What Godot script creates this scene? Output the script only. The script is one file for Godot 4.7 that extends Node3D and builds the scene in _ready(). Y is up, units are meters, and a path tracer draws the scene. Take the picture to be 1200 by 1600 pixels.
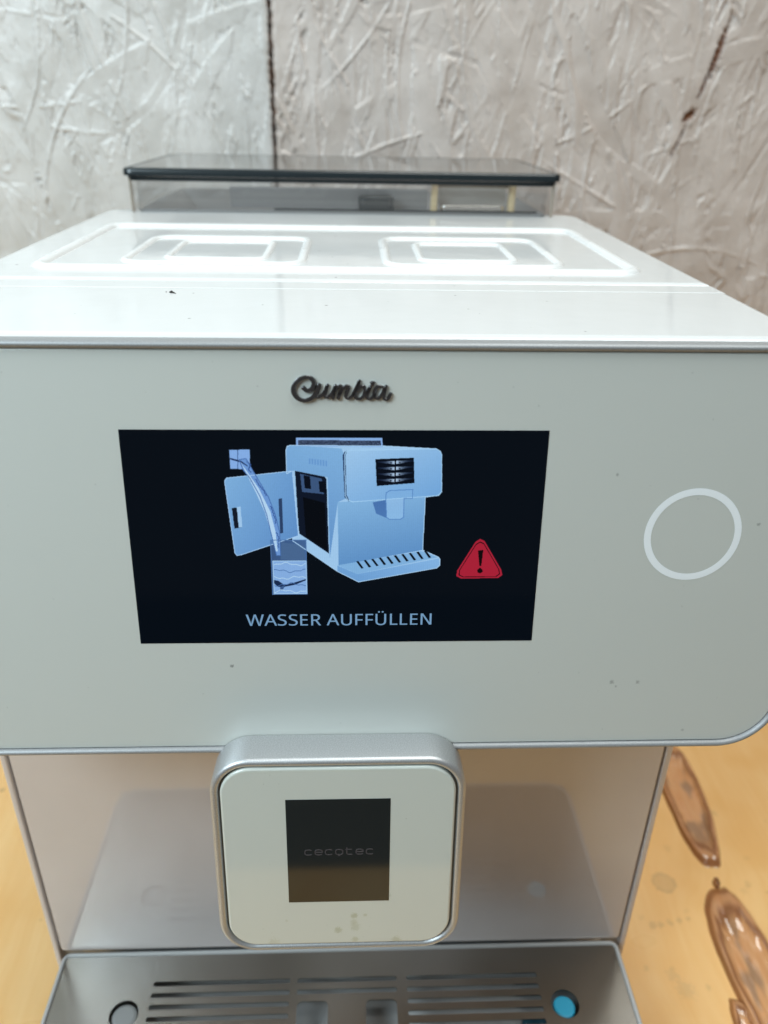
extends Node3D
# All measures in metres. Scene origin: on the table top; LIFT raises the measured frame (screen centre = 0) above the table.

const LIFT := 0.272
const TOP := 0.0517          # top of the machine above the screen centre
const ZB := -0.038           # recessed front of the body
const TILT := 0.12998        # the front glass leans back 7.4 degrees
const ROOT := Vector3(0, 0, -0.17)
const SCREEN := {
	"hopper": [439, 20, 656, 20, 657, 44, 439, 42],
	"beans": [444, 26, 652, 27, 653, 42, 444, 39],
	"sil": [412, 54, 416, 42, 424, 39, 663, 41, 793, 48, 803, 54, 807, 63, 811, 163, 803, 173, 769, 178, 766, 327, 809, 348, 813, 354, 813, 372, 805, 380, 596, 420, 540, 389, 422, 299, 423, 293, 440, 285, 427, 107, 413, 114],
	"side": [412, 54, 416, 42, 424, 39, 553, 48, 559, 64, 565, 181, 542, 192, 520, 347, 517, 124, 432, 106, 413, 114],
	"front": [542, 192, 769, 178, 766, 327, 543, 371],
	"opening": [434, 107, 510, 123, 514, 130, 518, 337, 440, 279],
	"inner": [447, 115, 502, 128, 507, 170, 451, 164],
	"sq1": [456, 119, 472, 122, 474, 156, 458, 154],
	"sq2": [494, 135, 512, 136, 513, 167, 496, 164],
	"tank": [453, 178, 509, 194, 514, 330, 458, 288],
	"door": [254, 134, 260, 126, 427, 107, 438, 285, 286, 339, 275, 341, 270, 334],
	"handle": [269, 208, 290, 206, 290, 262, 273, 265],
	"handle2": [282, 205, 292, 204, 293, 261, 284, 262],
	"slot": [390, 183, 399, 181, 399, 278, 391, 279],
	"stem": [294, 77, 311, 74, 327, 106, 343, 137, 364, 178, 379, 224, 389, 274, 390, 341, 379, 341, 366, 274, 357, 224, 342, 175, 319, 127, 302, 103],
	"stem2": [298, 85, 340, 153, 368, 218, 379, 274, 383, 330, 377, 330, 366, 274, 353, 218, 332, 164],
	"glass": [364, 297, 458, 297, 457, 455, 364, 456],
	"air": [393, 304, 452, 313, 455, 356, 390, 354],
	"water": [369, 357, 456, 358, 456, 453, 368, 454],
	"sq": [367, 413, 382, 416, 397, 428, 423, 422, 455, 411, 455, 415, 426, 428, 397, 434, 381, 434, 371, 425],
	"sqb": [386, 434, 400, 428, 394, 441, 386, 445],
	"tap": [271, 52, 322, 51, 321, 96, 312, 103, 271, 102],
	"tapl": [291, 52, 293, 52, 291, 102, 289, 102],
	"tapc": [272, 73, 298, 80, 315, 93, 315, 96, 298, 85, 271, 77],
	"head": [560, 65, 564, 56, 573, 53, 793, 48, 803, 54, 807, 63, 811, 163, 805, 171, 798, 174, 580, 191, 567, 185, 562, 174],
	"headl": [556, 65, 561, 56, 568, 54, 563, 65, 565, 172, 572, 187, 580, 191, 570, 190, 560, 178],
	"ui": [639, 76, 737, 72, 740, 140, 643, 148],
	"spouts": [633, 193, 667, 186, 671, 237, 642, 224],
	"spout": [666, 174, 668, 165, 677, 160, 736, 157, 735, 181, 713, 181, 713, 234, 706, 239, 675, 239, 669, 234],
	"traytop": [540, 371, 763, 331, 809, 349, 593, 397],
	"trayf": [540, 372, 593, 397, 812, 352, 813, 372, 805, 380, 596, 420, 540, 390],
	"s0": [590, 360, 596, 359, 610, 380, 604, 381],
	"s1": [610, 357, 616, 356, 630, 376, 624, 378],
	"s2": [630, 354, 636, 353, 650, 373, 644, 374],
	"s3": [650, 350, 656, 349, 670, 369, 664, 371],
	"s4": [670, 347, 676, 346, 690, 366, 684, 368],
	"s5": [690, 344, 696, 342, 710, 363, 704, 364],
	"s6": [710, 340, 716, 339, 730, 359, 724, 361],
	"s7": [730, 337, 736, 336, 750, 356, 744, 358],
	"s8": [750, 334, 756, 332, 770, 353, 764, 354],
	"s9": [770, 330, 776, 329, 790, 349, 784, 351],
	"u0": [648, 83, 678, 79, 684, 83, 678, 90, 648, 86],
	"u1": [694, 81, 725, 78, 731, 82, 725, 88, 694, 84],
	"u2": [648, 100, 678, 96, 685, 100, 679, 107, 648, 103],
	"u3": [695, 98, 725, 94, 731, 99, 725, 105, 695, 101],
	"u4": [648, 117, 679, 113, 685, 117, 679, 124, 648, 120],
	"u5": [695, 115, 725, 111, 731, 116, 726, 122, 695, 118],
	"u6": [649, 134, 679, 130, 685, 134, 679, 141, 649, 137],
	"u7": [695, 132, 726, 128, 732, 133, 726, 139, 695, 135],
	"tri": [919, 296, 931, 302, 981, 386, 985, 402, 974, 411, 873, 412, 860, 405, 861, 389, 907, 304],
	"ex": [915, 330, 929, 328, 926, 375, 921, 375],
	"exd": [916, 386, 923, 380, 930, 386, 931, 392, 924, 397, 917, 394],
}
const SCRIPT_STROKES := [
	[-7.93, 40.72, -7.03, 40.06, -5.85, 40.60, -5.37, 42.05, -6.13, 43.17, -7.35, 43.35, -9.06, 42.69, -10.27, 41.10, -10.31, 39.52, -9.43, 38.20, -7.87, 37.62, -6.29, 38.00, -5.22, 38.88, -4.55, 40.08, -4.13, 41.40],
	[-4.13, 41.40, -4.90, 39.28, -4.57, 38.48, -3.65, 38.75, -2.72, 39.82, -2.04, 41.41],
	[-2.04, 41.41, -2.67, 39.16, -2.34, 38.44, -1.55, 38.71, -0.75, 39.70, -0.08, 41.29],
	[-0.08, 41.29, -0.77, 38.18],
	[-0.65, 39.03, 0.10, 40.57, 0.97, 41.34, 1.30, 40.84, 0.63, 38.19],
	[0.82, 39.04, 1.75, 40.71, 2.72, 41.35, 3.11, 40.85, 2.47, 38.91, 2.92, 38.20, 3.84, 38.57, 4.63, 39.72],
	[4.11, 38.92, 5.03, 40.78, 5.76, 42.50],
	[5.76, 42.50, 4.82, 39.59, 4.82, 38.52, 5.56, 38.05, 6.66, 38.59, 7.18, 40.00, 6.92, 41.11, 6.13, 41.13, 5.34, 40.12],
	[7.08, 39.47, 7.79, 39.73, 8.49, 41.06],
	[8.49, 41.06, 7.58, 38.80, 8.20, 38.06, 9.12, 38.54, 9.64, 39.34],
	[8.64, 42.12, 9.35, 42.17],
	[8.96, 42.12, 8.96, 41.57],
	[11.46, 41.08, 10.41, 41.26, 9.55, 40.14, 9.51, 38.81, 10.18, 38.20, 11.22, 38.95, 12.13, 40.82],
	[12.33, 41.21, 11.81, 38.82, 12.16, 37.97, 12.95, 38.24, 13.46, 39.36]
]

var rng := RandomNumberGenerator.new()
var taken := {}


class Build:
	var v := PackedVector3Array()
	var n := PackedVector3Array()
	var uv := PackedVector2Array()
	var c := PackedColorArray()
	var col := Color.WHITE
	var far_r := -1.0            # corner radius of the far side (y > 0), if it differs

	func tri(a: Vector3, b: Vector3, d: Vector3, na: Vector3, nb: Vector3, nd: Vector3, ua := Vector2.ZERO, ub := Vector2.ZERO, ud := Vector2.ZERO) -> void:
		var g := (b - a).cross(d - a)
		if g.length_squared() < 1e-22:
			return
		if g.dot(na + nb + nd) > 0:   # front faces run clockwise
			v.append_array([a, d, b]); n.append_array([na, nd, nb]); uv.append_array([ua, ud, ub])
		else:
			v.append_array([a, b, d]); n.append_array([na, nb, nd]); uv.append_array([ua, ub, ud])
		c.append_array([col, col, col])

	func quad(a: Vector3, b: Vector3, d: Vector3, e: Vector3, nrm: Vector3) -> void:
		tri(a, b, d, nrm, nrm, nrm)
		tri(a, d, e, nrm, nrm, nrm)

	func box(lo: Vector3, hi: Vector3) -> void:
		var p := func(x: int, y: int, z: int) -> Vector3: return Vector3(hi.x if x else lo.x, hi.y if y else lo.y, hi.z if z else lo.z)
		quad(p.call(0, 0, 0), p.call(0, 1, 0), p.call(0, 1, 1), p.call(0, 0, 1), Vector3.LEFT)
		quad(p.call(1, 0, 0), p.call(1, 1, 0), p.call(1, 1, 1), p.call(1, 0, 1), Vector3.RIGHT)
		quad(p.call(0, 0, 0), p.call(1, 0, 0), p.call(1, 0, 1), p.call(0, 0, 1), Vector3.DOWN)
		quad(p.call(0, 1, 0), p.call(1, 1, 0), p.call(1, 1, 1), p.call(0, 1, 1), Vector3.UP)
		quad(p.call(0, 0, 0), p.call(1, 0, 0), p.call(1, 1, 0), p.call(0, 1, 0), Vector3.FORWARD)
		quad(p.call(0, 0, 1), p.call(1, 0, 1), p.call(1, 1, 1), p.call(0, 1, 1), Vector3.BACK)

	static func outline(w: float, h: float, r: float, inset: float, seg: int, far_radius := -1.0) -> Array:
		var pts := []
		for k in 4:
			var rr := maxf((far_radius if k < 2 and far_radius >= 0.0 else r) - inset, 0.0002)
			var cx := w / 2 - inset - rr
			var cy := h / 2 - inset - rr
			var ctr := Vector2(cx if k in [0, 3] else -cx, cy if k < 2 else -cy)
			for i in seg + 1:
				var a := (k + float(i) / seg) * PI / 2
				var o := Vector2(cos(a), sin(a))
				pts.append([ctr + o * rr, o])
		return pts

	# A rounded rectangle swept through a profile of (inset, z): slabs, frames, beads, trays.
	func ringed(profile: Array, w: float, h: float, r: float, cap0 := true, cap1 := true, seg := 8, at := Vector3.ZERO) -> void:
		var nseg := profile.size() - 1
		var sn := []
		for i in nseg:
			var d: Vector2 = profile[i + 1] - profile[i]
			sn.append(Vector2(d.y, d.x).normalized())
		var rings := []
		for p in profile:
			rings.append(outline(w, h, r, p.x, seg, far_r))
		var m: int = rings[0].size()
		for i in nseg:
			var n0: Vector2 = sn[i]
			var n1: Vector2 = sn[i]
			if i > 0 and sn[i - 1].dot(sn[i]) > 0.6: n0 = (sn[i - 1] + sn[i]).normalized()
			if i < nseg - 1 and sn[i + 1].dot(sn[i]) > 0.6: n1 = (sn[i + 1] + sn[i]).normalized()
			for k in m:
				var l := (k + 1) % m
				var q := []
				var nn := []
				for e in [[i, k, n0], [i, l, n0], [i + 1, l, n1], [i + 1, k, n1]]:
					var pt: Array = rings[e[0]][e[1]]
					q.append(at + Vector3(pt[0].x, pt[0].y, profile[e[0]].y))
					nn.append(Vector3(pt[1].x * e[2].x, pt[1].y * e[2].x, e[2].y).normalized())
				tri(q[0], q[1], q[2], nn[0], nn[1], nn[2])
				tri(q[0], q[2], q[3], nn[0], nn[2], nn[3])
		for e in [[cap0, 0, Vector3(0, 0, -1)], [cap1, nseg, Vector3(0, 0, 1)]]:
			if not e[0]:
				continue
			var z: float = profile[e[1]].y
			for k in m:
				var a: Vector2 = rings[e[1]][k][0]
				var b: Vector2 = rings[e[1]][(k + 1) % m][0]
				tri(at + Vector3(0, 0, z), at + Vector3(a.x, a.y, z), at + Vector3(b.x, b.y, z), e[2], e[2], e[2], Vector2(0.5, 0.5), Vector2(a.x / w + 0.5, 0.5 - a.y / h), Vector2(b.x / w + 0.5, 0.5 - b.y / h))

	# A disc, cylinder or cone along +z
	func drum(at: Vector3, r0: float, z0: float, r1: float, z1: float, seg := 24, cap := true, bevel := 0.0) -> void:
		var prof := [Vector2(r0, z0), Vector2(r1, z1 - bevel)]
		if bevel > 0: prof.append_array([Vector2(r1 - bevel * 0.3, z1 - bevel * 0.3), Vector2(r1 - bevel, z1)])
		for i in prof.size() - 1:
			var d: Vector2 = prof[i + 1] - prof[i]
			for k in seg:
				var a := TAU * k / seg
				var b := TAU * (k + 1) / seg
				var q := []
				var nn := []
				for e in [[i, a], [i, b], [i + 1, b], [i + 1, a]]:
					q.append(at + Vector3(cos(e[1]) * prof[e[0]].x, sin(e[1]) * prof[e[0]].x, prof[e[0]].y))
					nn.append(Vector3(cos(e[1]) * d.y, sin(e[1]) * d.y, -d.x).normalized())
				tri(q[0], q[1], q[2], nn[0], nn[1], nn[2])
				tri(q[0], q[2], q[3], nn[0], nn[2], nn[3])
		if cap:
			var last: Vector2 = prof[-1]
			for k in seg:
				var a := TAU * k / seg
				var b := TAU * (k + 1) / seg
				tri(at + Vector3(0, 0, last.y), at + Vector3(cos(a) * last.x, sin(a) * last.x, last.y), at + Vector3(cos(b) * last.x, sin(b) * last.x, last.y), Vector3.BACK, Vector3.BACK, Vector3.BACK)

	# A flat band with rounded ends and joints along a line, standing proud of the plane z = at by thick, with a softened upper edge
	func stroke(pts: PackedVector2Array, width: PackedFloat32Array, at: float, thick: float, closed := false) -> void:
		var cnt := pts.size()
		var dirs := []
		for i in cnt:
			var a := pts[maxi(i - 1, 0)]
			var b := pts[mini(i + 1, cnt - 1)]
			if closed:
				a = pts[(i - 1 + cnt) % cnt]
				b = pts[(i + 1) % cnt]
			dirs.append((b - a).normalized())
		var prof := [[1.0, 0.0], [1.0, 0.6], [0.72, 1.0], [-0.72, 1.0], [-1.0, 0.6], [-1.0, 0.0]]
		for i in (cnt if closed else cnt - 1):
			var j := (i + 1) % cnt
			for k in 5:
				var q := []
				for e in [[i, k], [j, k], [j, k + 1], [i, k + 1]]:
					var dv: Vector2 = dirs[e[0]]
					var side: Vector2 = Vector2(-dv.y, dv.x) * width[e[0]] * prof[e[1]][0]
					q.append(Vector3(pts[e[0]].x + side.x, pts[e[0]].y + side.y, at + thick * prof[e[1]][1]))
				var dd: Vector2 = dirs[i]
				var sn := Vector2(prof[k + 1][1] - prof[k][1], prof[k][0] - prof[k + 1][0])
				var out := [1.0, 0.6, 0.0, -0.6, -1.0][k] as float
				var nrm := Vector3(-dd.y * out, dd.x * out, 1.0 - absf(out)).normalized()
				tri(q[0], q[1], q[2], nrm, nrm, nrm)
				tri(q[0], q[2], q[3], nrm, nrm, nrm)
		if not closed:
			for e in [0, cnt - 1]:
				drum(Vector3(pts[e].x, pts[e].y, at), width[e], 0, width[e], thick * 0.985, 12, true, thick * 0.35)

	func mesh() -> ArrayMesh:
		var a := []
		a.resize(Mesh.ARRAY_MAX)
		a[Mesh.ARRAY_VERTEX] = v
		a[Mesh.ARRAY_NORMAL] = n
		a[Mesh.ARRAY_TEX_UV] = uv
		a[Mesh.ARRAY_COLOR] = c
		var m := ArrayMesh.new()
		m.add_surface_from_arrays(Mesh.PRIMITIVE_TRIANGLES, a)
		return m


func numbered(called: String) -> String:
	var k: int = taken.get(called, 0)
	taken[called] = k + 1
	return called if k == 0 else "%s_%03d" % [called, k]


func obj(called: String, m: Mesh, mat: Material, parent: Node = self, place := Transform3D.IDENTITY) -> MeshInstance3D:
	var o := MeshInstance3D.new()
	o.name = called
	o.mesh = m
	o.material_override = mat
	o.transform = place
	o.cast_shadow = GeometryInstance3D.SHADOW_CASTING_SETTING_ON
	parent.add_child(o, true)
	return o


func tag(o: Node, label: String, category := "", kind := "") -> Node:
	o.set_meta("label", label)
	if category: o.set_meta("category", category)
	if kind: o.set_meta("kind", kind)
	return o


func lin(r: float, g: float, b: float) -> Color:
	return Color(r, g, b).linear_to_srgb()


func mat(color: Color, rough: float, metal := 0.0, spec := 0.5) -> StandardMaterial3D:
	var m := StandardMaterial3D.new()
	m.albedo_color = color
	m.roughness = rough
	m.metallic = metal
	m.metallic_specular = spec
	return m


func noise(freq: float, octaves := 4, s := 1) -> FastNoiseLite:
	var n := FastNoiseLite.new()
	n.seed = s
	n.frequency = freq
	n.fractal_octaves = octaves
	n.noise_type = FastNoiseLite.TYPE_SIMPLEX_SMOOTH
	return n


func noise_tex(freq: float, octaves: int, s: int, lo: Color, hi: Color, size := 512, bump := false) -> NoiseTexture2D:
	var t := NoiseTexture2D.new()
	t.width = size
	t.height = size
	t.seamless = true
	t.noise = noise(freq, octaves, s)
	if not bump:
		var g := Gradient.new()
		g.set_color(0, lo)
		g.set_color(1, hi)
		g.set_offset(0, 0.25)
		g.set_offset(1, 0.75)
		t.color_ramp = g
	return t


func arc_in(r: float, z: float, steps := 4) -> Array:      # profile: rounds from the side (0, z - r) over to the face (r, z)
	var out := []
	for i in steps + 1:
		var a := PI / 2 * i / steps
		out.append(Vector2(r - r * cos(a), z - r + r * sin(a)))
	return out


func fill(im: Image, flat: Array, color: Color) -> void:
	var p := PackedVector2Array()
	for i in range(0, flat.size(), 2): p.append(Vector2(flat[i], flat[i + 1]))
	var lo := 1e9
	var hi := -1e9
	for q in p:
		lo = minf(lo, q.y)
		hi = maxf(hi, q.y)
	for y in range(maxi(0, int(lo)), mini(im.get_height() - 1, int(hi)) + 1):
		var xs := []
		for i in p.size():
			var a := p[i]
			var b := p[(i + 1) % p.size()]
			if (a.y <= y + 0.5) != (b.y <= y + 0.5):
				xs.append(a.x + (y + 0.5 - a.y) * (b.x - a.x) / (b.y - a.y))
		xs.sort()
		for i in range(0, xs.size() - 1, 2):
			im.fill_rect(Rect2i(int(round(xs[i])), y, maxi(1, int(round(xs[i + 1])) - int(round(xs[i]))), 1), color)


func tint(im: Image, flat: Array, dir: Vector2, to: Color) -> void:      # repaints the pixels inside a drawn face towards another colour along a direction
	var p := PackedVector2Array()
	for i in range(0, flat.size(), 2): p.append(Vector2(flat[i], flat[i + 1]))
	var lo := p[0]
	var hi := p[0]
	for q in p:
		lo = lo.min(q)
		hi = hi.max(q)
	var d := dir.normalized()
	var t0 := minf(0.0, d.x) * (hi.x - lo.x) + minf(0.0, d.y) * (hi.y - lo.y)
	var t1 := maxf(0.0, d.x) * (hi.x - lo.x) + maxf(0.0, d.y) * (hi.y - lo.y)
	for y in range(int(lo.y), int(hi.y) + 1):
		for x in range(int(lo.x), int(hi.x) + 1):
			var c := im.get_pixel(x, y)
			if c.b > 0.5 and Geometry2D.is_point_in_polygon(Vector2(x, y), p):
				im.set_pixel(x, y, c.lerp(to, clampf(((Vector2(x, y) - lo).dot(d) - t0) / (t1 - t0), 0, 1)))


func edge(im: Image, flat: Array, color: Color) -> void:
	for i in range(0, flat.size(), 2):
		var a := Vector2(flat[i], flat[i + 1])
		var b := Vector2(flat[(i + 2) % flat.size()], flat[(i + 3) % flat.size()])
		var n := int(a.distance_to(b)) + 1
		for k in n:
			var q := a.lerp(b, float(k) / n)
			im.fill_rect(Rect2i(int(q.x), int(q.y), 2, 2), color)


func dots(im: Image, at: Vector2, r: float, color: Color, n: FastNoiseLite, strength := 1.0) -> void:   # an irregular blotch
	for y in range(maxi(0, int(at.y - r * 1.6)), mini(im.get_height(), int(at.y + r * 1.6) + 1)):
		for x in range(maxi(0, int(at.x - r * 1.6)), mini(im.get_width(), int(at.x + r * 1.6) + 1)):
			var d := Vector2(x, y).distance_to(at) / r + n.get_noise_2d(x * 40.0 / r, y * 40.0 / r) * 0.7
			var k := clampf((1.0 - d) * 2.5, 0.0, 1.0) * strength
			if k > 0.0: im.set_pixel(x, y, im.get_pixel(x, y).lerp(color, k))


func _ready() -> void:
	rng.seed = 7
	# ---- camera, air, light, exposure
	var cam := Camera3D.new()
	cam.name = "camera"
	var at := CameraAttributesPhysical.new()
	at.frustum_focal_length = 18.422
	at.frustum_near = 0.02
	at.frustum_far = 40.0
	at.frustum_focus_distance = 0.225
	at.exposure_aperture = 8.0
	cam.attributes = at
	cam.keep_aspect = Camera3D.KEEP_HEIGHT
	cam.fov = 66.16
	cam.near = 0.02
	cam.far = 40.0
	cam.transform = Transform3D(Basis(Vector3(0.99921154, 0.01690764, 0.03592262), Vector3(0.00159423, 0.88697459, -0.46181548), Vector3(-0.03967066, 0.46150863, 0.88624829)), Vector3(0.00412485, 0.10273713 + LIFT, 0.18062639))
	add_child(cam)

	var world := WorldEnvironment.new()
	world.name = "air"
	var env := Environment.new()
	env.background_mode = Environment.BG_COLOR
	env.background_color = Color(0.352, 0.342, 0.335)
	env.tonemap_mode = Environment.TONE_MAPPER_LINEAR
	env.tonemap_exposure = 1.06
	env.sdfgi_enabled = true
	env.ssao_enabled = true
	env.ssil_enabled = true
	world.environment = env
	add_child(world)
	window("roof_window", "large roof window with white frame, straight above the coffee machine", "roof window", Vector3(0.34, 1.60, -0.02), Vector3(0.08, 0.20, -0.05), 0.8, 1.32, Color(0.985, 1.0, 0.985))
	window("added_side_window", "added square window with white frame, hanging free close to the coffee machine, front left, out of view", "window", Vector3(-0.60, 0.84, 0.38), Vector3(-0.1, 0.28, -0.08), 0.5, 0.88, Color(0.86, 0.945, 0.985))  # added out of view, hung close so the front glass dims towards the right

	floor_and_table()
	wall()
	machine()
	crumb()


func window(called: String, label: String, category: String, at: Vector3, towards: Vector3, side: float, energy: float, color: Color) -> void:
	var w := Node3D.new()
	w.name = called
	add_child(w)
	w.look_at_from_position(at, towards, Vector3.BACK if absf(at.x) < 0.5 else Vector3.UP)        # -z looks into the room
	tag(w, label, category)
	var f := Build.new()
	f.ringed([Vector2(0, -0.02), Vector2(0, 0.03), Vector2(0.05, 0.03), Vector2(0.05, -0.02), Vector2(0, -0.02)], side + 0.1, side + 0.1, 0.004, false, false, 2)
	obj("frame", f.mesh(), mat(lin(0.7, 0.7, 0.7), 0.4), w)
	var p := Build.new()
	var h := side / 2 + 0.005
	p.box(Vector3(-h, -h, 0.0), Vector3(h, h, 0.006))
	var g := mat(lin(0.6, 0.7, 0.8), 0.3)
	g.emission_enabled = true
	g.emission = color
	g.emission_energy_multiplier = 1.2
	obj("light_pane", p.mesh(), g, w)
	var l := AreaLight3D.new()
	l.name = "daylight"
	l.area_size = Vector2(side, side)
	l.light_energy = energy
	l.light_color = color
	l.shadow_enabled = true
	l.position = Vector3(0, 0, -0.012)
	w.add_child(l)


# ------------------------------------------------------------------ table and floor
func floor_and_table() -> void:
	var fl := Build.new()
	fl.box(Vector3(-3, -0.80, -1.2), Vector3(3, -0.76, 3))
	tag(obj("floor", fl.mesh(), mat(lin(0.25, 0.23, 0.21), 0.7)), "plain grey floor below the table", "", "structure")

	var t := Node3D.new()
	t.name = "table"
	add_child(t)
	tag(t, "yellow varnished wooden table with brown resin-filled knots, under the machine", "table")
	# wood: long grain along z, small stains, computed as a texture of 1.4 x 0.66 m
	var im := Image.create(1400, 682, false, Image.FORMAT_RGB8)
	var a := noise(0.012, 4, 11)
	var b := noise(0.05, 3, 12)
	var f := noise(0.006, 3, 13)
	for y in 682:
		for x in 1400:
			var warp := f.get_noise_2d(x * 1.4, y * 0.8) * 22.0
			var g := a.get_noise_2d((x + warp) * 3.6, y * 0.16)
			var h := b.get_noise_2d((x + warp) * 5.0, y * 0.35)
			var blot := f.get_noise_2d(x * 2.6 + 900, y * 2.6)
			var k := clampf(0.5 + g * 0.42 + h * 0.24, 0, 1)
			var c := Color(0.905, 0.70, 0.43).lerp(Color(0.94, 0.775, 0.535), k)
			c = c.lerp(Color(0.89, 0.675, 0.39), clampf(blot * 0.9, 0, 0.5))
			im.set_pixel(x, y, c)
	var px := func(x: float, z: float) -> Vector2: return Vector2((x + 0.70) * 1000.0, (z + 0.42) * 1000.0)
	var sn := noise(0.08, 3, 5)
	var s: Vector2 = px.call(0.173, -0.101)
	for y in range(-9, 10):
		for x in range(-9, 10):
			var d := Vector2(x, y).length() + sn.get_noise_2d(x * 9, y * 9) * 0.6
			var k := 0.26 if d < 6.2 else 0.0
			if d > 5.0 and d < 6.4: k = 0.38
			var q := Vector2i(s) + Vector2i(x, y)
			if k > 0: im.set_pixel(q.x, q.y, im.get_pixel(q.x, q.y).lerp(Color(0.66, 0.54, 0.38), k))
	for e in [[0.168, -0.0775, 0.9], [0.1625, -0.0765, 0.8], [0.173, -0.0788, 0.8], [0.158, -0.0765, 1.0], [0.178, -0.0795, 0.6]]:
		dots(im, px.call(e[0], e[1]), 2.2 * e[2], Color(0.66, 0.53, 0.37), sn, 0.3)
	for i in 60:
		dots(im, px.call(rng.randf_range(0.14, 0.34), rng.randf_range(-0.25, 0.02)), rng.randf_range(0.6, 2.6), Color(0.66, 0.52, 0.34), sn, rng.randf_range(0.1, 0.3))
	for i in 30:
		dots(im, px.call(rng.randf_range(-0.26, -0.13), rng.randf_range(-0.22, 0.02)), rng.randf_range(0.5, 2.0), Color(0.52, 0.38, 0.24), sn, rng.randf_range(0.15, 0.45))
	dots(im, px.call(0.163, -0.043), 5.0, Color(0.68, 0.58, 0.43), sn, 0.22)
	dots(im, px.call(0.159, -0.050), 3.4, Color(0.68, 0.58, 0.43), sn, 0.2)
	var wood := mat(Color.WHITE, 0.34)
	wood.clearcoat_enabled = true
	wood.clearcoat = 0.6
	wood.clearcoat_roughness = 0.16
	wood.albedo_texture = ImageTexture.create_from_image(im)
	wood.roughness_texture = noise_tex(0.012, 4, 21, Color(0.8, 0.8, 0.8), Color(1, 1, 1))
	wood.heightmap_enabled = true
	wood.heightmap_scale = 0.03
	wood.heightmap_texture = noise_tex(0.01, 4, 22, Color.BLACK, Color.WHITE, 512, true)
	var m := Build.new()
	m.ringed([Vector2(0.004, -0.030), Vector2(0, -0.026)] + arc_in(0.004, 0.0), 1.4, 0.682, 0.006, true, true, 4)
	obj("table_top", m.mesh(), wood, t, Transform3D(flat_basis(), Vector3(0, 0, -0.079)))
	var leg := Build.new()
	leg.ringed([Vector2(0.003, -0.76), Vector2(0.003, -0.032)], 0.06, 0.06, 0.004, true, false, 3)
	var lm := leg.mesh()
	for e in [[-0.62, -0.34], [0.62, -0.34], [-0.62, 0.2], [0.62, 0.2]]:
		obj("leg", lm, wood, t, Transform3D(flat_basis(), Vector3(e[0], 0, e[1])))
	var rm := mat(Color.WHITE, 0.05, 0.0, 0.62)
	rm.vertex_color_use_as_albedo = true
	knot(t, rm, Vector2(0.2105, -0.204), Vector2(0.2035, -0.1085), 0.0118, 1)
	knot(t, rm, Vector2(0.2005, -0.0945), Vector2(0.2005, 0.035), 0.0135, 2)
	knot(t, rm, Vector2(0.1845, -0.037), Vector2(0.181, 0.03), 0.0045, 3)
	knot(t, rm, Vector2(0.2015, -0.1010), Vector2(0.2012, -0.0955), 0.0013, 4)


func flat_basis() -> Basis:      # local x right, local y away, local z up
	return Basis(Vector3.RIGHT, Vector3.FORWARD, Vector3.UP)


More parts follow.
